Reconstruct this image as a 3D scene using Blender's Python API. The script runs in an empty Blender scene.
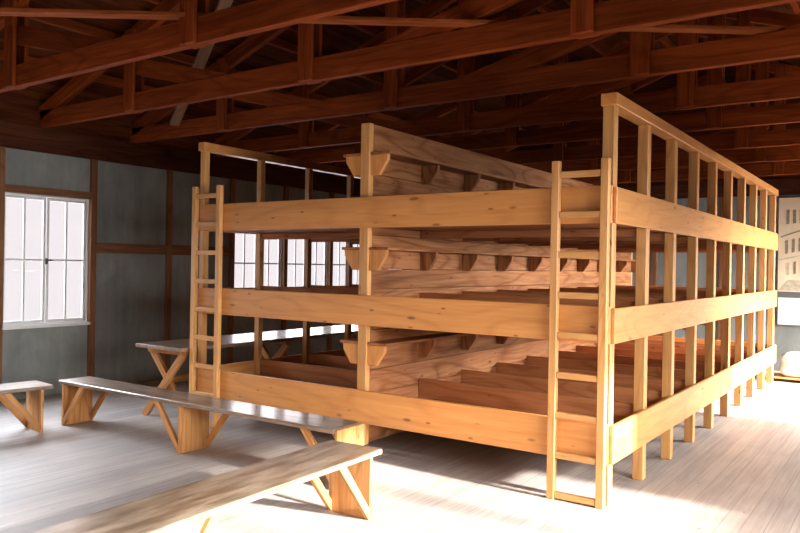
import bpy, bmesh, math, random
from mathutils import Vector, Matrix
random.seed(7)
S = bpy.context.scene
COL = S.collection
V = Vector

# ------------------------------------------------------------------ materials
def new_mat(name):
    m = bpy.data.materials.new(name); m.use_nodes = True
    nt = m.node_tree; nt.nodes.clear()
    out = nt.nodes.new('ShaderNodeOutputMaterial')
    b = nt.nodes.new('ShaderNodeBsdfPrincipled')
    nt.links.new(b.outputs[0], out.inputs[0])
    return m, nt, b
def N(nt, t, **kw):
    n = nt.nodes.new(t)
    for k, v in kw.items():
        if hasattr(n, k): setattr(n, k, v)
    return n
def ramp(nt, src, stops):
    r = N(nt, 'ShaderNodeValToRGB'); e = r.color_ramp.elements
    while len(e) < len(stops): e.new(0.5)
    for i, (p, c) in enumerate(stops):
        e[i].position = p; e[i].color = c if len(c) == 4 else (*c, 1)
    nt.links.new(src, r.inputs[0]); return r
def mixc(nt, a, b, fac, mode='MIX'):
    m = N(nt, 'ShaderNodeMix', data_type='RGBA', blend_type=mode)
    for sock, val in ((m.inputs[0], fac), (m.inputs[6], a), (m.inputs[7], b)):
        if hasattr(val, 'links'): nt.links.new(val, sock)
        elif isinstance(val, (int, float)): sock.default_value = val
        else: sock.default_value = (*val, 1)
    return m.outputs[2]
def noise(nt, vec, scale, detail=4, rough=.55, dist=0):
    n = N(nt, 'ShaderNodeTexNoise'); n.inputs['Scale'].default_value = scale
    n.inputs['Detail'].default_value = detail; n.inputs['Roughness'].default_value = rough
    n.inputs['Distortion'].default_value = dist
    nt.links.new(vec, n.inputs['Vector']); return n.outputs[0]
def mapping(nt, vec, sc, loc=(0, 0, 0)):
    m = N(nt, 'ShaderNodeMapping'); m.inputs['Scale'].default_value = sc; m.inputs['Location'].default_value = loc
    nt.links.new(vec, m.inputs[0]); return m.outputs[0]

def wood(name, light, dark, knot=None, rough=.55, blotch=.35, worn=None, spec=.3, bump=.15, coat=0, figure=.4):
    """board wood: UV u runs along the board in metres, v across"""
    m, nt, b = new_mat(name)
    tc = N(nt, 'ShaderNodeTexCoord'); oi = N(nt, 'ShaderNodeObjectInfo')
    comb = N(nt, 'ShaderNodeCombineXYZ')
    mul = N(nt, 'ShaderNodeMath', operation='MULTIPLY'); mul.inputs[1].default_value = 37
    nt.links.new(oi.outputs['Random'], mul.inputs[0])
    for i in range(3): nt.links.new(mul.outputs[0], comb.inputs[i])
    add = N(nt, 'ShaderNodeVectorMath', operation='ADD')
    nt.links.new(tc.outputs['UV'], add.inputs[0]); nt.links.new(comb.outputs[0], add.inputs[1])
    uv = add.outputs[0]
    fine = noise(nt, mapping(nt, uv, (3, 70, 1)), 1, 3)
    band = noise(nt, mapping(nt, uv, (1.1, 17, 1)), 1, 4, .6, 1.2)
    big = noise(nt, mapping(nt, uv, (.35, 2.2, 1)), 1, 2)
    g = mixc(nt, band, fine, .35)
    r = ramp(nt, g, [(.34, dark), (.64, light)])
    c = r.outputs[0]
    # flame figure: contour lines of a long slow noise
    fg = noise(nt, mapping(nt, uv, (.55, 3.2, 1)), 1, 1, .4, .4)
    sc = N(nt, 'ShaderNodeMath', operation='MULTIPLY'); sc.inputs[1].default_value = 16; nt.links.new(fg, sc.inputs[0])
    fr = N(nt, 'ShaderNodeMath', operation='PINGPONG'); fr.inputs[1].default_value = 1; nt.links.new(sc.outputs[0], fr.inputs[0])
    fl = ramp(nt, fr.outputs[0], [(.0, (1 - figure * .55, 1 - figure * .75, 1 - figure)), (.45, (1, 1, 1))])
    c = mixc(nt, c, fl.outputs[0], 1.0, 'MULTIPLY')
    bl = ramp(nt, big, [(.3, tuple(1 - blotch for _ in range(3))), (.7, (1.08, 1.05, 1.02))])
    c = mixc(nt, c, bl.outputs[0], 1.0, 'MULTIPLY')
    if knot:
        for sx, sy, r0, r1 in ((2.1, 6.2, .05, .105), (3.7, 10.5, .05, .11)):
            vo = N(nt, 'ShaderNodeTexVoronoi'); vo.inputs['Scale'].default_value = 1
            nt.links.new(mapping(nt, uv, (sx, sy, 1), (sx * 3, 0, 0)), vo.inputs['Vector'])
            k = ramp(nt, vo.outputs['Distance'], [(r0, (.9, .9, .9)), (r1, (0, 0, 0))])
            c = mixc(nt, c, knot, k.outputs[0])
    if worn:
        w = noise(nt, mapping(nt, uv, (2.5, 12, 1)), 1, 5, .65)
        wr = ramp(nt, w, [(.42, (0, 0, 0)), (.62, (1, 1, 1))])
        c = mixc(nt, c, worn, wr.outputs[0])
    nt.links.new(c, b.inputs['Base Color'])
    b.inputs['Roughness'].default_value = rough
    b.inputs['Specular IOR Level'].default_value = spec
    b.inputs['Coat Weight'].default_value = coat; b.inputs['Coat Roughness'].default_value = .16
    bp = N(nt, 'ShaderNodeBump'); bp.inputs['Strength'].default_value = bump; bp.inputs['Distance'].default_value = .004
    nt.links.new(g, bp.inputs['Height']); nt.links.new(bp.outputs[0], b.inputs['Normal'])
    return m

M = {}
M['pine'] = wood('pine_board', (.66, .31, .10), (.55, .23, .062), knot=(.2, .075, .02), blotch=.15, figure=.2, rough=.4, spec=.5)
M['post'] = wood('pine_post', (.66, .36, .135), (.54, .265, .085), knot=(.24, .10, .035), blotch=.15, figure=.25, rough=.4, spec=.5)
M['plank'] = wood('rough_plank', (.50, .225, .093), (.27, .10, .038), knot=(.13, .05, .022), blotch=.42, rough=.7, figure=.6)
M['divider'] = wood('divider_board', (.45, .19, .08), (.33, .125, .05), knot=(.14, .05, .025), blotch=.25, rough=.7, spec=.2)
M['bench_top'] = wood('bench_top', (.21, .135, .08), (.12, .07, .04), knot=(.045, .026, .016), blotch=.3, worn=(.26, .195, .14), rough=.4, spec=.6, coat=.8, bump=.5)
M['bench_leg'] = wood('bench_leg', (.56, .29, .105), (.38, .17, .055), knot=(.17, .065, .025), blotch=.3)
M['table'] = wood('table_top', (.28, .19, .135), (.18, .115, .075), blotch=.25, rough=.4, spec=.6, coat=.8)
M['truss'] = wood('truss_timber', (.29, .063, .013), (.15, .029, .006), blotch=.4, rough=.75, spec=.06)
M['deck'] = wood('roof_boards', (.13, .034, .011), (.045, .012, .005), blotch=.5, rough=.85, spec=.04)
M['stud'] = wood('wall_stud', (.24, .11, .055), (.13, .055, .027), blotch=.3, rough=.7, spec=.15)
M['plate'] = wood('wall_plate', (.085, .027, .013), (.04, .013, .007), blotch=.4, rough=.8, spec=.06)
M['brace'] = wood('roof_brace', (.34, .095, .027), (.2, .05, .014), blotch=.3, rough=.75, spec=.06)
M['sway'] = wood('sway_timber', (.33, .19, .12), (.2, .1, .06), blotch=.3, spec=.1)

def plain(name, col, rough=.5, var=.12, scale=6, spec=.4, metal=0):
    m, nt, b = new_mat(name)
    tc = N(nt, 'ShaderNodeTexCoord')
    n = noise(nt, tc.outputs['Object'], scale, 4)
    r = ramp(nt, n, [(.3, tuple(c * (1 - var) for c in col)), (.7, tuple(min(1, c * (1 + var)) for c in col))])
    nt.links.new(r.outputs[0], b.inputs['Base Color'])
    b.inputs['Roughness'].default_value = rough; b.inputs['Specular IOR Level'].default_value = spec
    b.inputs['Metallic'].default_value = metal
    return m
M['white_paint'] = plain('white_paint', (.62, .63, .63), .45, .06)
M['sash_paint'] = plain('sash_paint', (.58, .59, .61), .45, .06)
M['latch'] = plain('latch_iron', (.05, .05, .055), .4, .1, metal=.6)
M['board_white'] = plain('display_board', (.74, .71, .71), .5, .03)
M['print_paper'] = plain('print_paper', (.64, .53, .38), .6, .12, 3)
M['print_dark'] = plain('print_ink', (.2, .165, .12), .6, .35, 20)
M['print_mid'] = plain('print_halftone', (.42, .36, .27), .6, .25, 14)
M['bundle'] = plain('white_wrap', (.78, .77, .72), .5, .08, 9)
M['dark_gap'] = plain('gap_dark', (.10, .10, .10), .5, .1)

def wall_mat():
    m, nt, b = new_mat('grey_wall_board')
    tc = N(nt, 'ShaderNodeTexCoord')
    st = noise(nt, mapping(nt, tc.outputs['Object'], (7, 7, .9)), 1, 5, .6)
    bl = noise(nt, mapping(nt, tc.outputs['Object'], (2.2, 2.2, 1.8)), 1, 5, .65, .5)
    g = mixc(nt, st, bl, .55)
    r = ramp(nt, g, [(.32, (.105, .118, .114)), (.5, (.16, .172, .166)), (.68, (.22, .23, .22))])
    nt.links.new(r.outputs[0], b.inputs['Base Color'])
    b.inputs['Roughness'].default_value = .75
    return m
M['wall'] = wall_mat()

def floor_mat():
    m, nt, b = new_mat('floor_planks')
    tc = N(nt, 'ShaderNodeTexCoord'); sep = N(nt, 'ShaderNodeSeparateXYZ')
    nt.links.new(tc.outputs['Object'], sep.inputs[0])
    dv = N(nt, 'ShaderNodeMath', operation='DIVIDE'); dv.inputs[1].default_value = .125
    nt.links.new(sep.outputs[0], dv.inputs[0])
    fl = N(nt, 'ShaderNodeMath', operation='FLOOR'); nt.links.new(dv.outputs[0], fl.inputs[0])
    fr = N(nt, 'ShaderNodeMath', operation='FRACT'); nt.links.new(dv.outputs[0], fr.inputs[0])
    wn = N(nt, 'ShaderNodeTexWhiteNoise', noise_dimensions='1D'); nt.links.new(fl.outputs[0], wn.inputs['W'])
    cb = N(nt, 'ShaderNodeCombineXYZ')
    mu = N(nt, 'ShaderNodeMath', operation='MULTIPLY'); mu.inputs[1].default_value = 50
    nt.links.new(wn.outputs[0], mu.inputs[0]); nt.links.new(mu.outputs[0], cb.inputs[1]); nt.links.new(mu.outputs[0], cb.inputs[2])
    ad = N(nt, 'ShaderNodeVectorMath', operation='ADD')
    nt.links.new(tc.outputs['Object'], ad.inputs[0]); nt.links.new(cb.outputs[0], ad.inputs[1])
    gr = noise(nt, mapping(nt, ad.outputs[0], (45, 1.6, 1)), 1, 4, .6, .3)
    bl = noise(nt, mapping(nt, tc.outputs['Object'], (1.1, .8, 1)), 1, 4, .6)
    sp = noise(nt, mapping(nt, ad.outputs[0], (16, 5, 1)), 1, 3, .6)
    c = ramp(nt, gr, [(.3, (.31, .27, .245)), (.7, (.43, .39, .365))]).outputs[0]
    c = mixc(nt, c, ramp(nt, bl, [(.3, (.80, .80, .81)), (.7, (1.1, 1.08, 1.06))]).outputs[0], 1, 'MULTIPLY')
    c = mixc(nt, c, ramp(nt, wn.outputs[0], [(0, (.90, .90, .90)), (1, (1.08, 1.06, 1.04))]).outputs[0], 1, 'MULTIPLY')
    c = mixc(nt, c, (.12, .10, .09), ramp(nt, sp, [(.70, (0, 0, 0)), (.78, (.8, .8, .8))]).outputs[0])
    pw = N(nt, 'ShaderNodeMath', operation='LESS_THAN'); pw.inputs[1].default_value = .035
    nt.links.new(fr.outputs[0], pw.inputs[0])
    ga = N(nt, 'ShaderNodeMath', operation='MULTIPLY'); ga.inputs[1].default_value = .6
    nt.links.new(pw.outputs[0], ga.inputs[0])
    c = mixc(nt, c, (.10, .085, .075), ga.outputs[0])
    nt.links.new(c, b.inputs['Base Color'])
    b.inputs['Roughness'].default_value = .5; b.inputs['Specular IOR Level'].default_value = .4
    return m
M['floor'] = floor_mat()

def glass_mat():
    m = bpy.data.materials.new('window_glass'); m.use_nodes = True
    nt = m.node_tree; nt.nodes.clear()
    out = N(nt, 'ShaderNodeOutputMaterial'); t = N(nt, 'ShaderNodeBsdfTransparent'); g = N(nt, 'ShaderNodeBsdfGlossy')
    g.inputs['Roughness'].default_value = .03
    t.inputs[0].default_value = (.97, .975, .975, 1)
    mx = N(nt, 'ShaderNodeMixShader'); lw = N(nt, 'ShaderNodeLayerWeight'); lw.inputs[0].default_value = .5
    pw = N(nt, 'ShaderNodeMath', operation='POWER'); pw.inputs[1].default_value = 5
    nt.links.new(lw.outputs['Facing'], pw.inputs[0])
    sc = N(nt, 'ShaderNodeMath', operation='MULTIPLY_ADD'); sc.inputs[1].default_value = .92; sc.inputs[2].default_value = .03
    nt.links.new(pw.outputs[0], sc.inputs[0]); nt.links.new(sc.outputs[0], mx.inputs[0]); nt.links.new(t.outputs[0], mx.inputs[1]); nt.links.new(g.outputs[0], mx.inputs[2])
    nt.links.new(mx.outputs[0], out.inputs[0])
    return m
M['glass'] = glass_mat()

# ------------------------------------------------------------------ mesh builder
class MB:
    def __init__(s, xf=None): s.xf = xf; s.v = []; s.f = []; s.uv = []; s.mi = []
    def prism(s, pts, axis, ext, mi=0):
        """closed outline pts (3-D, counter-clockwise seen against ext) pushed along vector ext; u follows `axis`"""
        pts = [V(p) for p in pts]; ext = V(ext); n = len(pts); b = len(s.v)
        a = V(axis).normalized()
        ou, ov = random.uniform(0, 60), random.uniform(0, 60)
        s.v += pts + [p + ext for p in pts]
        faces = [list(range(n))[::-1], list(range(n, 2 * n))] + [[i, (i + 1) % n, n + (i + 1) % n, n + i] for i in range(n)]
        for fc in faces:
            P = [s.v[b + i] for i in fc]
            nr = (P[1] - P[0]).cross(P[2] - P[0])
            if nr.length < 1e-12: nr = V((0, 0, 1))
            nr.normalize()
            t = nr.cross(a)
            if t.length < .3:
                t = nr.orthogonal().normalized(); aa = nr.cross(t) * .15
            else: t.normalize(); aa = a
            s.f.append([b + i for i in fc]); s.mi.append(mi)
            s.uv.append([(ou + p.dot(aa), ov + p.dot(t)) for p in P])
        return s
    def box(s, x0, x1, y0, y1, z0, z1, axis=None, mi=0):
        x0, x1 = sorted((x0, x1)); y0, y1 = sorted((y0, y1)); z0, z1 = sorted((z0, z1))
        if axis is None:
            d = (x1 - x0, y1 - y0, z1 - z0); k = d.index(max(d)); axis = [(1, 0, 0), (0, 1, 0), (0, 0, 1)][k]
        return s.prism([(x0, y0, z0), (x1, y0, z0), (x1, y1, z0), (x0, y1, z0)], axis, (0, 0, z1 - z0), mi)
    def beam(s, p, q, w, h, up=(0, 0, 1)):
        """bar p->q, w sideways, h along up"""
        p, q = V(p), V(q); d = (q - p).normalized(); side = d.cross(V(up)).normalized(); u = side.cross(d).normalized()
        a, c = side * (w / 2), u * (h / 2)
        return s.prism([p - a - c, p - a + c, p + a + c, p + a - c][::-1], d, q - p)
    def build(s, name, mat, parent=None, bevel=.004, world_origin=None):
        me = bpy.data.meshes.new(name)
        me.from_pydata([tuple(s.xf(v)) if s.xf else tuple(v) for v in s.v], [], s.f)
        ul = me.uv_layers.new(name='UVMap'); k = 0
        for uvs in s.uv:
            for uv in uvs: ul.data[k].uv = uv; k += 1
        bm = bmesh.new(); bm.from_mesh(me); bmesh.ops.recalc_face_normals(bm, faces=bm.faces); bm.to_mesh(me); bm.free()
        mats = mat if isinstance(mat, (list, tuple)) else [mat]
        for m in mats: me.materials.append(m)
        for p, i in zip(me.polygons, s.mi): p.material_index = i
        o = bpy.data.objects.new(name, me); COL.objects.link(o)
        if parent: o.parent = parent
        if bevel:
            bv = o.modifiers.new('Bevel', 'BEVEL'); bv.width = bevel; bv.segments = 1; bv.limit_method = 'ANGLE'
        return o

def tag(o, label, cat, group=None, kind=None):
    if label: o['label'] = label
    if cat: o['category'] = cat
    if group: o['group'] = group
    if kind: o['kind'] = kind
    return o
def thing(name, loc, label, cat, rz=0, group=None):
    o = bpy.data.objects.new(name, None); COL.objects.link(o); o.empty_display_size = .1
    o.location = loc; o.rotation_euler = (0, 0, rz)
    return tag(o, label, cat, group)
def struct(o):
    o['kind'] = 'structure'; return o
def link_copy(o, parent=None, name=None):
    c = o.copy(); COL.objects.link(c)
    if parent: c.parent = parent
    return c

# ------------------------------------------------------------------ the room
XL, XR, YF, YB = -8.364, 2.4, -3.2, 13.32
EAVE, RX = 3.12, -2.98
SL = math.tan(math.radians(20))
def roof_z(x): return EAVE + .2 + .14 + ((x - XL) if x < RX else (XR - x)) * SL

struct(MB().box(XL - .2, XR + .2, YF - .2, YB + .2, -.12, 0, (0, 1, 0)).build('floor', M['floor'], bevel=0))

# roof boarding on both slopes (boards run along the hall)
mb = MB()
for side in (0, 1):
    xs = XL - .25 if side == 0 else XR + .25
    n = 30
    for i in range(n):
        t0, t1 = i / n, (i + 1) / n
        xa, xb = xs + (RX - xs) * t0, xs + (RX - xs) * t1
        za, zb = roof_z(xa), roof_z(xb)
        j = random.uniform(0, .006)
        mb.prism([(xa, YF - .2, za + j), (xb, YF - .2, zb + j), (xb, YF - .2, zb + .03 + j), (xa, YF - .2, za + .03 + j)][::(1 if side == 0 else -1)], (0, 1, 0), (0, YB - YF + .4, 0))
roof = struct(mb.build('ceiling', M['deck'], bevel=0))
pur = MB()
for k in range(1, 8):
    for side in (0, 1):
        x = XL + k * .72 if side == 0 else XR - k * .72
        pur.box(x - .035, x + .035, YF, YB, roof_z(x) - .10, roof_z(x) - .012, (0, 1, 0))
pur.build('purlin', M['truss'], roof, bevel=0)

# window builder: opening in a wall at constant X (inside face), normal pointing into the room = nx
def window(name, xw, nx, y0, y1, z0, z1, L, tint, fw=.045, st=.04, xf=None, tilt=0, spread=180):
    """struct; xw inside wall face; xf turns the whole window into another wall"""
    B = lambda: MB(xf)
    xo = xw - nx * .05                                  # frame centre plane, inside the reveal
    f = B()
    f.box(xo - .04, xo + .04, y0, y0 + fw, z0, z1); f.box(xo - .04, xo + .04, y1 - fw, y1, z0, z1)
    f.box(xo - .04, xo + .04, y0 + fw, y1 - fw, z1 - fw, z1); f.box(xo - .04, xo + .04, y0 + fw, y1 - fw, z0, z0 + fw)
    w = struct(f.build(name, M['white_paint'], bevel=.004))
    B().box(xw - nx * .06, xw + nx * .045, y0 - .03, y1 + .03, z0 - .035, z0 + .004).build('window_sill', M['white_paint'], w)
    ym = (y0 + y1) / 2
    for a, b in ((y0 + fw, ym - .004), (ym + .004, y1 - fw)):
        s = B()
        za, zb = z0 + fw + .003, z1 - fw - .003
        s.box(xo - .02, xo + .02, a + .002, a + st, za, zb); s.box(xo - .02, xo + .02, b - st, b - .002, za, zb)
        s.box(xo - .02, xo + .02, a + st, b - st, za, za + st); s.box(xo - .02, xo + .02, a + st, b - st, zb - st, zb)
        zm = (za + zb) / 2; yc = (a + b) / 2
        s.box(xo - .014, xo + .014, a + st, b - st, zm - .011, zm + .011)
        s.box(xo - .014, xo + .014, yc - .011, yc + .011, za + st, zm - .011); s.box(xo - .014, xo + .014, yc - .011, yc + .011, zm + .011, zb - st)
        so = s.build('sash', M['sash_paint'], w, bevel=.003)
        B().box(xo - .003, xo + .003, a + st - .005, b - st + .005, za + st - .005, zb - st + .005).build('pane', M['glass'], so, bevel=0)
    lt = B().box(xo + nx * .02, xo + nx * .045, ym - .012, ym + .012, (z0 + z1) / 2 - .05, (z0 + z1) / 2 + .02)
    lt.box(xo + nx * .045, xo + nx * .06, ym - .012, ym + .06, (z0 + z1) / 2 - .012, (z0 + z1) / 2 + .006)
    lt.build('latch', M['latch'], w, bevel=.003)
    # area lamp behind the window: daylight, plus added fill at the invented ones
    ld = bpy.data.lights.new('daylight_fill', 'AREA'); ld.shape = 'RECTANGLE'
    ld.size = y1 - y0 + .3; ld.size_y = z1 - z0 + .3
    ld.energy = L * math.pi * ld.size * ld.size_y; ld.color = tint
    lo = bpy.data.objects.new('daylight_fill', ld); COL.objects.link(lo)
    p, d = V((xw - nx * .30, ym, (z0 + z1) / 2)), V((nx, 0, 0))
    if xf: p, d = V(xf(p)), V(xf(d))
    lo.location = p
    ld.spread = math.radians(spread)                    # narrowed and tilted down to keep lamp light off the roof
    d = (d * math.cos(math.radians(tilt)) - V((0, 0, 1)) * math.sin(math.radians(tilt))).normalized()
    zl = -d; xl = V((0, 0, 1)).cross(zl).normalized(); yl = zl.cross(xl)       # local -z shines into the room, local x level
    lo.rotation_euler = Matrix((xl, yl, zl)).transposed().to_euler()
    return w

ST0, STP = 4.2, 1.132
def stud_y(k): return ST0 + STP * k
def long_wall(name, xw, nx, bays, z0, z1, kmin, kmax, gap=.055):
    """wall slab with window bays cut out (solid boxes round the openings)"""
    w = MB(); xo = xw - nx * .12; top = EAVE - .02
    def sl(ya, yb, za, zb): w.box(xw, xo, ya, yb, za, zb, (0, 0, 1))
    prev = YF - .1
    for k in bays:
        a, b = stud_y(k) + gap, stud_y(k + 1) - gap
        sl(prev, a, 0, top); sl(a, b, 0, z0); sl(a, b, z1, top); prev = b
    sl(prev, YB + .1, 0, top)
    wo = struct(w.build(name, M['wall'], bevel=0))
    for k in range(kmin, kmax + 1):
        y = stud_y(k)
        if gap < .03 and k in bays and k - 1 in bays: continue
        MB().box(xw + nx * .045, xw - nx * .002, y - .04, y + .04, 0, 2.84).build('stud', M['stud'], wo, bevel=.003)
    for k in range(kmin, kmax):
        a, b = stud_y(k) + .04, stud_y(k + 1) - .04
        if k in bays: MB().box(xw + nx * .035, xw - nx * .002, a, b, z1 + .005, z1 + .085).build('rail', M['stud'], wo, bevel=.003)
        else: MB().box(xw + nx * .035, xw - nx * .002, a, b, 1.69, 1.82).build('rail', M['stud'], wo, bevel=.003)
    MB().box(xw + nx * .09, xw - nx * .002, YF, YB, 2.84, EAVE - .003).build('top_plate', M['plate'], wo, bevel=.003)
    MB().box(xw + nx * .02, xo, YF - .1, YB + .1, EAVE - .019, roof_z(xw) + .02, (0, 1, 0)).build('eave_board', M['deck'], wo, bevel=0)
    return wo

LV, LS, LR, LF = 5.0, 10.0, 25.0, 7.5        # window lamps: visible left, added left near the viewer, unseen right, added warm front fill
LB = [-5, -4, -2, -1, 0, 3, 4, 5, 6]  # negative bays are unseen windows, added to light the left floor
long_wall('wall_left', XL, 1, LB, .84, 2.345, -6, 8, .04)
RB = [-3, -2, -1, 0, 4, 5, 6, 7]
RZ0, RZ1 = 1.16, 2.335
long_wall('wall_right', XR, -1, RB, RZ0, RZ1, -6, 8, .012)
n = 0
PINK = (1.0, .93, .955)
for k in LB:
    n += 1; window('window_%d' % n, XL, 1, stud_y(k) + .04, stud_y(k + 1) - .04, .84, 2.345, LV if k >= 0 else LS, PINK if k >= 0 else (.76, .87, 1.0), .018, .032, None, 15 if k >= 0 else 45, 150 if k >= 0 else 98)
for k in RB:
    n += 1; window('window_%d' % n, XR, -1, stud_y(k) + .012, stud_y(k + 1) - .012, RZ0, RZ1, LR * (2.2 if k > 2 else 1), (1.0, .97, .94), .02, .02, None, 37, 106)  # unseen windows inferred from the side light; sills and bays shape the sun patches

def gable(name, ya, yb, holes=(), hz=(.9, 2.4)):
    mb = MB()
    xs = [XL - .12] + [x for h in holes for x in h] + [XR + .12]
    top = EAVE - .02
    for i in range(len(xs) - 1):
        if i % 2 == 0: mb.box(xs[i], xs[i + 1], ya, yb, 0, top, (0, 0, 1))
        else:
            mb.box(xs[i], xs[i + 1], ya, yb, 0, hz[0], (0, 0, 1)); mb.box(xs[i], xs[i + 1], ya, yb, hz[1], top, (0, 0, 1))
    wo = struct(mb.build(name, M['wall'], bevel=0))
    g = MB().prism([(XL - .12, ya, top + .001), (XR + .12, ya, top + .001), (XR + .12, ya, roof_z(XR) - .05), (RX, ya, roof_z(RX)), (XL - .12, ya, roof_z(XL) - .05)], (1, 0, 0), (0, yb - ya, 0))
    g.build('gable_boards', M['deck'], wo, bevel=0)
    return wo
wb = gable('wall_back', YB, YB + .12)
FH = [(-7.6, -6.3), (-5.9, -4.6), (-4.2, -2.9), (-2.5, -1.2), (-.8, .5), (.8, 2.1)]
gable('wall_front', YF - .12, YF, FH)
for a, b in FH:
    n += 1; window('window_%d' % n, YF, 1, a, b, .9, 2.4, LF, (1.0, .62, .32), xf=lambda v: (v[1], v[0], v[2]), tilt=45, spread=92)  # added windows behind the viewer; their warm lamps are fill for the bunk fronts
for x in (-7.2, -6.07, -4.94, -3.81, -2.68, -.42, .71):
    MB().box(x - .05, x + .05, YB - .03, YB + .01, 0, 2.84).build('stud', M['stud'], wb, bevel=.003)
MB().box(XL, XR, YB - .03, YB + .01, 2.84, 3.1).build('top_plate', M['plate'], wb, bevel=.003)

# ------------------------------------------------------------------ roof trusses
TX = [-6.6, -4.2, -1.8, .6]
TC = .07
def make_truss(label):
    t = thing('roof_truss', (0, 0, 0), label, 'roof truss', group='timber roof trusses')
    MB().box(XL + .02, XR - .02, -TC / 2, TC / 2, EAVE, EAVE + .19).build('bottom_chord', M['truss'], t)
    for x0, x1 in ((XL + .05, RX), (XR - .05, RX)):
        z0, z1 = roof_z(x0) - .20, roof_z(x1) - .20
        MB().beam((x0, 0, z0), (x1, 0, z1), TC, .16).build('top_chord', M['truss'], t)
    for x in TX:
        for y in (-1, 1):
            ya = y * (TC / 2 + .001); yb = y * (TC / 2 + .036)
            MB().box(x - .075, x + .075, ya, yb, EAVE + .004, roof_z(x) - .15).build('vertical_post', M['truss'], t)
    mid = 2 * RX
    def diag(p, q):
        MB().beam((p[0], 0, p[1]), (q[0], 0, q[1]), .055, .165).build('diagonal_brace', M['truss'], t)
    for sgn in (0, 1):
        fx = (lambda x: x) if sgn == 0 else (lambda x: mid - x)
        diag((fx(-5.08), EAVE + .095), (fx(-6.53), EAVE + .455))
    diag((-3.48, EAVE + .11), (-1.72, EAVE + .545))
    return t
TY = [3.44, 4.65, 5.87, 7.26, 8.45, 9.95, 11.3, 12.95]
TLAB = ['timber roof truss nearest the viewer, its bottom chord rising steeply across the upper left',
        'second timber roof truss from the front, just over the near end of the bunk block',
        'third timber roof truss from the front, passing over the first bay of bunks',
        'fourth timber roof truss from the front, low over the bunk handrail',
        'fifth timber roof truss from the front, dark and above the middle of the bunks',
        'sixth timber roof truss from the front, above the rear half of the bunks',
        'seventh timber roof truss from the front, second nearest to the end wall',
        'farthest timber roof truss, right against the end wall']
tr0 = make_truss(TLAB[0])
for i, y in enumerate(TY):
    if i == 0: t = tr0
    else:
        t = link_copy(tr0); t['label'] = TLAB[i]
        for ch in tr0.children: link_copy(ch, t)
    t.location = (0, y, 0)

tag(MB().beam((-5.82, 2.25, 3.328), (-.32, 6.29, 3.328), .10, .03).build('lattice_board', M['brace']),
    'long thin reddish board lying diagonally across the tops of the truss chords', 'roof brace')
tag(MB().beam((-7.42, 5.80, 3.27), (-5.3, 4.72, 4.07), .11, .05).build('sway_brace', M['sway']),
    'pale grey brown slanting timber between two roof trusses, upper left', 'roof brace')

# ------------------------------------------------------------------ the bunk block
X0 = -1.653; YA = 4.87; Y1 = 11.93
RT = .028
xr_i = X0 - RT                       # outer face of right posts
PW = .08; PL = .066
XLo = -5.885                          # outer face of left rails
bunk = thing('bunk_bed', (-3.73, 8.4, 0), 'long three-tier double row bunk block of orange pine with posts and centre partition', 'bunk bed')
def bpart(mb, name, mat, bevel=.004):
    for i in range(len(mb.v)): mb.v[i] = mb.v[i] - V((-3.73, 8.4, 0))
    return mb.build(name, mat, bunk, bevel)
S_ = .768
rpy = [4.902 + S_ * k for k in range(9)] + [Y1 - .112]
lpy = [4.902 + S_ * k for k in range(9)] + [Y1 - .112]
LEV = [(.286, .545), (1.096, 1.335), (1.908, 2.152)]
HT = 2.70
for y in rpy: bpart(MB().box(xr_i - PW, xr_i, y, y + PW, 0, HT), 'post', M['post'])
for y in lpy: bpart(MB().box(XLo + RT, XLo + RT + PL, y, y + PL, 0, HT), 'post', M['post'])
for x0, x1 in ((xr_i - PW - .01, xr_i + .022), (XLo + RT - .012, XLo + RT + PL + .01)):
    bpart(MB().box(x0, x1, YA + .012, Y1 + .01, HT + .001, 2.785), 'handrail', M['pine'])
for a, b in LEV:
    bpart(MB().box(xr_i + .001, X0, YA + .032, Y1, a, b), 'side_rail', M['pine'])
    bpart(MB().box(XLo, XLo + RT - .001, YA + .032, Y1, a, b), 'side_rail', M['pine'])
    bpart(MB().box(XLo + .075, xr_i, YA, YA + .03, a, b + .012), 'end_rail', M['pine'])
    bpart(MB().box(XLo + .03, xr_i, Y1 - .03, Y1, a, b + .012), 'end_rail', M['pine'])
# centre posts and partition
PX0, PX1 = -3.838, -3.746
bpart(MB().box(PX0, PX1, YA + .031, YA + .09, 0.1, 2.782), 'partition_post', M['post'])
bpart(MB().box(PX0, PX1, Y1 - .09, Y1 - .031, 0.1, 2.782), 'partition_post', M['post'])
pz = [.115, .30, .52, .72, .935]
for base in (.935, 1.73):
    pz += [base + .12, base + .30, base + .46, base + .63, base + .795]
pz = sorted(set(round(z, 3) for z in pz)) + [2.78]
pz = [z for i, z in enumerate(pz)]
mb = MB()
for i in range(len(pz) - 1):
    j = random.uniform(0, .006)
    for xa, xb in ((PX1 - .028 + j, PX1 - .004 + j), (PX0 + .004 - j, PX0 + .028 - j)):
        mb.box(xa, xb, YA + .092, Y1 - .092, pz[i] + .002, pz[i + 1] - .002)
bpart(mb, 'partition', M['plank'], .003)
# feet under the partition
for y in (5.9, 8.2, 10.5):
    bpart(MB().box(PX0 + .03, PX1 - .03, y, y + .07, 0, .114), 'foot', M['post'])
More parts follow.
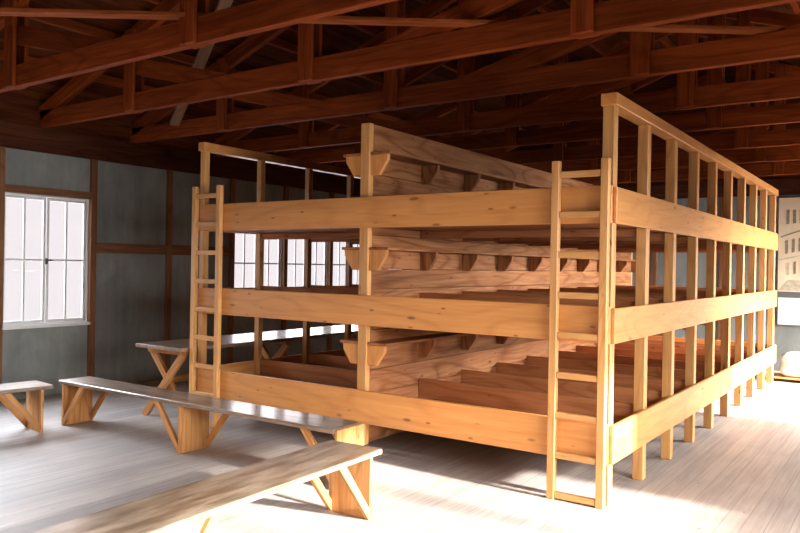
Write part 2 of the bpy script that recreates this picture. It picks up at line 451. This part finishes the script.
# shelves with brackets on both sides of the partition
SH = [.957, 1.748, 2.54]
def bracket(side, y, z, par):
    xf = PX1 + .003 if side > 0 else PX0 - .003
    s = side
    prof = [(0, 0), (.172, 0), (.166, -.05), (.085, -.168), (0, -.168)]
    pts = [V((xf + s * a - (-3.73), y - 8.4, z + b)) for a, b in prof]
    m = MB().prism(pts, (0, 0, 1), (0, .04, 0))
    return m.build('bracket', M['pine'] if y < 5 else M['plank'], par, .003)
for z in SH:
    for s in (1, -1):
        xf = PX1 + .003 if s > 0 else PX0 - .003
        sh = bpart(MB().box(xf, xf + s * .195, YA + .04, Y1 - .04, z - .024, z), 'shelf', M['plank'])
        for k in range(10):
            y = YA + .05 if k == 0 else (4.925 + S_ * k if k < 9 else Y1 - .1)
            bracket(s, y, z - .0245, sh)
# bed bases and dividers
for li, (a, b) in enumerate(LEV):
    zb = a + .03
    for s in (1, -1):
        xa, xb = (PX1 + .006, xr_i - PW - .004) if s > 0 else (XLo + RT + PL + .004, PX0 - .006)
        mb = MB(); nb = 11
        ys = YA + .033; step = (Y1 - .033 - ys) / 44
        for k in range(44):
            mb.box(xa, xb, ys + step * k + .002, ys + step * (k + 1) - .002, zb - .022, zb + .001)
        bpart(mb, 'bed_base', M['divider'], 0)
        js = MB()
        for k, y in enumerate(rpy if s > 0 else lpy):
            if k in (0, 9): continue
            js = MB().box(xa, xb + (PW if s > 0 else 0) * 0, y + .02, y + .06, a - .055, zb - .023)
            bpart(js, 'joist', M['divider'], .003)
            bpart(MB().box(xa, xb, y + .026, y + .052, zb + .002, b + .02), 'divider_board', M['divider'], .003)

# ------------------------------------------------------------------ ladders
def make_ladder(xa, label):
    t = thing('ladder', (xa, YA - .03, 0), label, 'ladder', group='bunk ladders')
    w = .405
    for x in (0, w - .055):
        MB().box(x, x + .055, -.022, .026, 0, 2.34).build('ladder_rail', M['post'], t)
    for k in range(9):
        z = .03 + .2765 * k
        MB().box(.056, w - .056, -.016, .018, z - .02, z + .024).build('rung', M['post'], t)
    return t
make_ladder(-2.09, 'pine ladder standing at the near right corner of the bunk block')
make_ladder(-5.875, 'pine ladder standing at the left front corner of the bunk block')

# ------------------------------------------------------------------ benches: local x along the bench
def bench(L, panels, braces, loc, rz, label, W=.30, H=.435, T=.034, pw=.28):
    """panels: list of x; braces: list of (panel index, direction, y-side)"""
    t = thing('bench', loc, label, 'bench', rz, group='low wooden benches')
    MB().box(0, L, -W / 2, W / 2, H - T, H).build('seat', M['bench_top'], t, .005)
    for x in panels:
        MB().box(x - .014, x + .014, -pw / 2, pw / 2, 0, (H - T - .001) if 0 <= x <= L else H - .004, (0, 0, 1)).build('leg_panel', M['bench_leg'], t)
    for pi, d, ys in braces:
        x = panels[pi]
        x0 = x + d * .015
        pts = [(x0, 0, .0), (x0, 0, .075), (x0 + d * .26, 0, H - T - .002), (x0 + d * .33, 0, H - T - .002)]
        y = ys * (pw / 2 - .016)
        pts = [V((p[0], y - .016, p[2])) for p in pts]
        MB().prism(pts, (d * .62, 0, .78), (0, .032, 0)).build('brace', M['bench_leg'], t, .003)
    return t
# long bench in front of the bunks
bench(3.45, [.06, 1.78, 3.465], [(0, 1, -1), (0, 1, 1), (1, -1, -1), (1, 1, 1), (2, -1, -1), (2, -1, 1)],
      (-6.80, 4.17, 0), math.radians(.3), 'long low wooden bench set parallel to the front of the bunks', W=.33, pw=.315)
# front bench running toward the viewer
bench(3.3, [.06, 1.66, 3.2], [(0, 1, -1), (0, 1, 1), (1, -1, 1), (1, 1, -1), (2, -1, 1)],
      (-2.955, 3.78, 0), math.radians(-87.6), 'low wooden bench in the foreground with sunlit leg running toward the viewer', W=.41, pw=.33, H=.44)
# bench by the left window, cut by the picture edge
bench(2.2, [.09, 1.1, 2.1], [(0, 1, -1), (0, 1, 1), (1, -1, -1), (1, 1, 1), (2, -1, 1)],
      (-6.745, 3.84, 0), math.radians(-97), 'low wooden bench by the left window, cut off by the left edge of the picture', W=.38, pw=.33)

# ------------------------------------------------------------------ trestle table behind the left ladder
def table():
    t = thing('trestle_table', (-6.25, 6.55, 0), 'long grey wooden table on crossed legs between left wall and bunks', 'table')
    L = 3.65; y0, y1 = -L / 2, L / 2
    mb = MB()
    for i in range(4):
        xa = -.36 + .18 * i
        mb.box(xa + .001, xa + .179, y0, y1, .712, .75)
    mb.build('table_top', M['table'], t, .003)
    for y in (y0 + .13, y0 + 1.62, y1 - .30):
        tr = MB().box(-.30, .30, y - .025, y + .025, .66, .711).build('trestle', M['bench_leg'], t)
        for s in (1, -1):
            yy = y + s * .024
            MB().beam((-.27 * s, yy, .672), (.33 * s, yy, 0.0), .042, .075).build('leg', M['bench_leg'], tr)
    MB().box(-.02, .02, y0 + .18, y1 - .35, .36, .42).build('stretcher', M['bench_leg'], t)
    return t
table()

# ------------------------------------------------------------------ far end: display boards, bundle
ex = thing('exhibit_panel', (-.78, YB - .085, 1.285), 'large sepia photograph panel of building rows hung on the far end wall', 'photo panel')
MB().box(-1.05, 1.05, 0, .0545, 0, 1.50, (1, 0, 0)).build('board', M['print_paper'], ex, .002)
pr = MB()
def quad(x0, z0, x1, z1, x2, z2, x3, z3, mi): pr.prism([(x0, -.004, z0), (x1, -.004, z1), (x2, -.004, z2), (x3, -.004, z3)], (1, 0, 0), (0, .0035, 0), mi)
for i in range(22):                                     # rows of windows falling away in perspective
    g = .094 * i; x = -.97 + g
    up = .22 * g
    if x + .05 > 1.03: break
    quad(x + .03, 1.08 + up * .3, x + .075, 1.085 + up * .3, x + .075, 1.31, x + .03, 1.30, 0)
    quad(x + .02, .60 + up, x + .062, .612 + up, x + .062, .83 + up, x + .02, .815 + up, 0)
    quad(x + .05, .26 + up, x + .085, .27 + up, x + .085, .47 + up, x + .05, .455 + up, i % 3 == 0)
quad(-1.02, .86, -.55, 1.03, -.55, 1.055, -1.02, .88, 0)
quad(-1.02, .50, 1.0, .97, 1.0, .99, -1.02, .52, 1)
quad(-1.03, .02, 1.03, .02, 1.03, .12, -.9, .19, 1)
pr.build('printed_picture', [M['print_dark'], M['print_mid']], ex, 0)
MB().box(-1.05, 1.05, 0, .0545, -.085, -.002, (1, 0, 0)).build('gap_strip', M['dark_gap'], ex, .002)  # dark strip put in for the dark gap between the two boards
ld = thing('hanging_board', (-.78, YB - .0855, .76), 'blank white board below the sepia photograph panel on the end wall', 'board')
MB().box(-1.04, 1.05, 0, .055, 0, .43, (1, 0, 0)).build('board', M['board_white'], ld, .002)

pal = thing('low_platform', (-1.22, 12.32, 0), 'low wooden slatted platform on the floor under the white bundle', 'platform')
for k in range(5):
    MB().box(-.62, .62, -.30 + .125 * k, -.30 + .125 * k + .10, .045, .065).build('slat', M['post'], pal, .002)
for x in (-.55, 0, .55):
    MB().box(x - .04, x + .04, -.28, .28, 0, .0445).build('runner', M['post'], pal, .002)

def bundle():
    bm = bmesh.new(); bmesh.ops.create_cube(bm, size=1)
    bmesh.ops.subdivide_edges(bm, edges=bm.edges[:], cuts=7, use_grid_fill=True)
    rnd = random.Random(3)
    for v in bm.verts:
        p = v.co * 2
        # rounded box with sagging wrap and soft creases
        q = V((abs(p.x) ** 5 + abs(p.y) ** 5 + abs(p.z) ** 5, 0, 0)).x ** .2
        k = 1 / max(q, 1e-6) * max(abs(p.x), abs(p.y), abs(p.z))
        p = p * k
        f = 1 + .035 * math.sin(p.x * 9 + p.z * 5) + .03 * math.sin(p.y * 11 - p.x * 4) + rnd.uniform(-.012, .012)
        x, y, z = p.x * .52 * f, p.y * .25 * f, p.z * .18 * (1 + .05 * math.sin(p.x * 6))
        v.co = (x, y, max(z, -.172) + .172)
    me = bpy.data.meshes.new('wrapped_bundle'); bm.to_mesh(me); bm.free()
    for p in me.polygons: p.use_smooth = True
    me.materials.append(M['bundle'])
    o = bpy.data.objects.new('wrapped_bundle', me); COL.objects.link(o)
    o.location = (-1.12, 12.32, .066)
    sub = o.modifiers.new('Subsurf', 'SUBSURF'); sub.levels = 1; sub.render_levels = 1
    return tag(o, 'white wrapped bundle with rounded ends lying by the end wall', 'bundle')
bundle()

# ------------------------------------------------------------------ light
w = bpy.data.worlds.new('World'); S.world = w; w.use_nodes = True
bg = w.node_tree.nodes['Background']; bg.inputs[0].default_value = (1, .92, .95, 1); bg.inputs[1].default_value = .95
sun = bpy.data.lights.new('sun', 'SUN'); sun.energy = 44; sun.angle = math.radians(3); sun.color = (1, .95, .89)
so = bpy.data.objects.new('sun', sun); COL.objects.link(so)
T = .345
so.rotation_euler = V((-1, .015, -T)).to_track_quat('-Z', 'Y').to_euler()
so.location = (6, 4, 4)

# ------------------------------------------------------------------ camera
f, yaw, pi_, ro = 741.245, math.radians(34.882), math.radians(.087), math.radians(.979)
F = V((-math.sin(yaw) * math.cos(pi_), math.cos(yaw) * math.cos(pi_), -math.sin(pi_)))
R = V((math.cos(yaw), math.sin(yaw), 0)); D = F.cross(R)
Xi = R * math.cos(ro) - D * math.sin(ro); Yi = R * math.sin(ro) + D * math.cos(ro)
cam = bpy.data.cameras.new('camera'); cam.sensor_width = 36; cam.sensor_fit = 'HORIZONTAL'; cam.lens = f * 36 / 800
cam.clip_start = .05; cam.clip_end = 200
co = bpy.data.objects.new('camera', cam); COL.objects.link(co)
mw = Matrix((( Xi.x, -Yi.x, -F.x, 0), (Xi.y, -Yi.y, -F.y, 0), (Xi.z, -Yi.z, -F.z, 1.6), (0, 0, 0, 1)))
co.matrix_world = mw
S.camera = co
vs = S.view_settings
vs.view_transform = 'Standard'; vs.look = 'None'; vs.exposure = .1; vs.gamma = 1; vs.use_curve_mapping = False
S.cycles.max_bounces = 10; S.cycles.diffuse_bounces = 6; S.cycles.transparent_max_bounces = 12
S.cycles.sample_clamp_indirect = 6
S.cycles.use_denoising = True
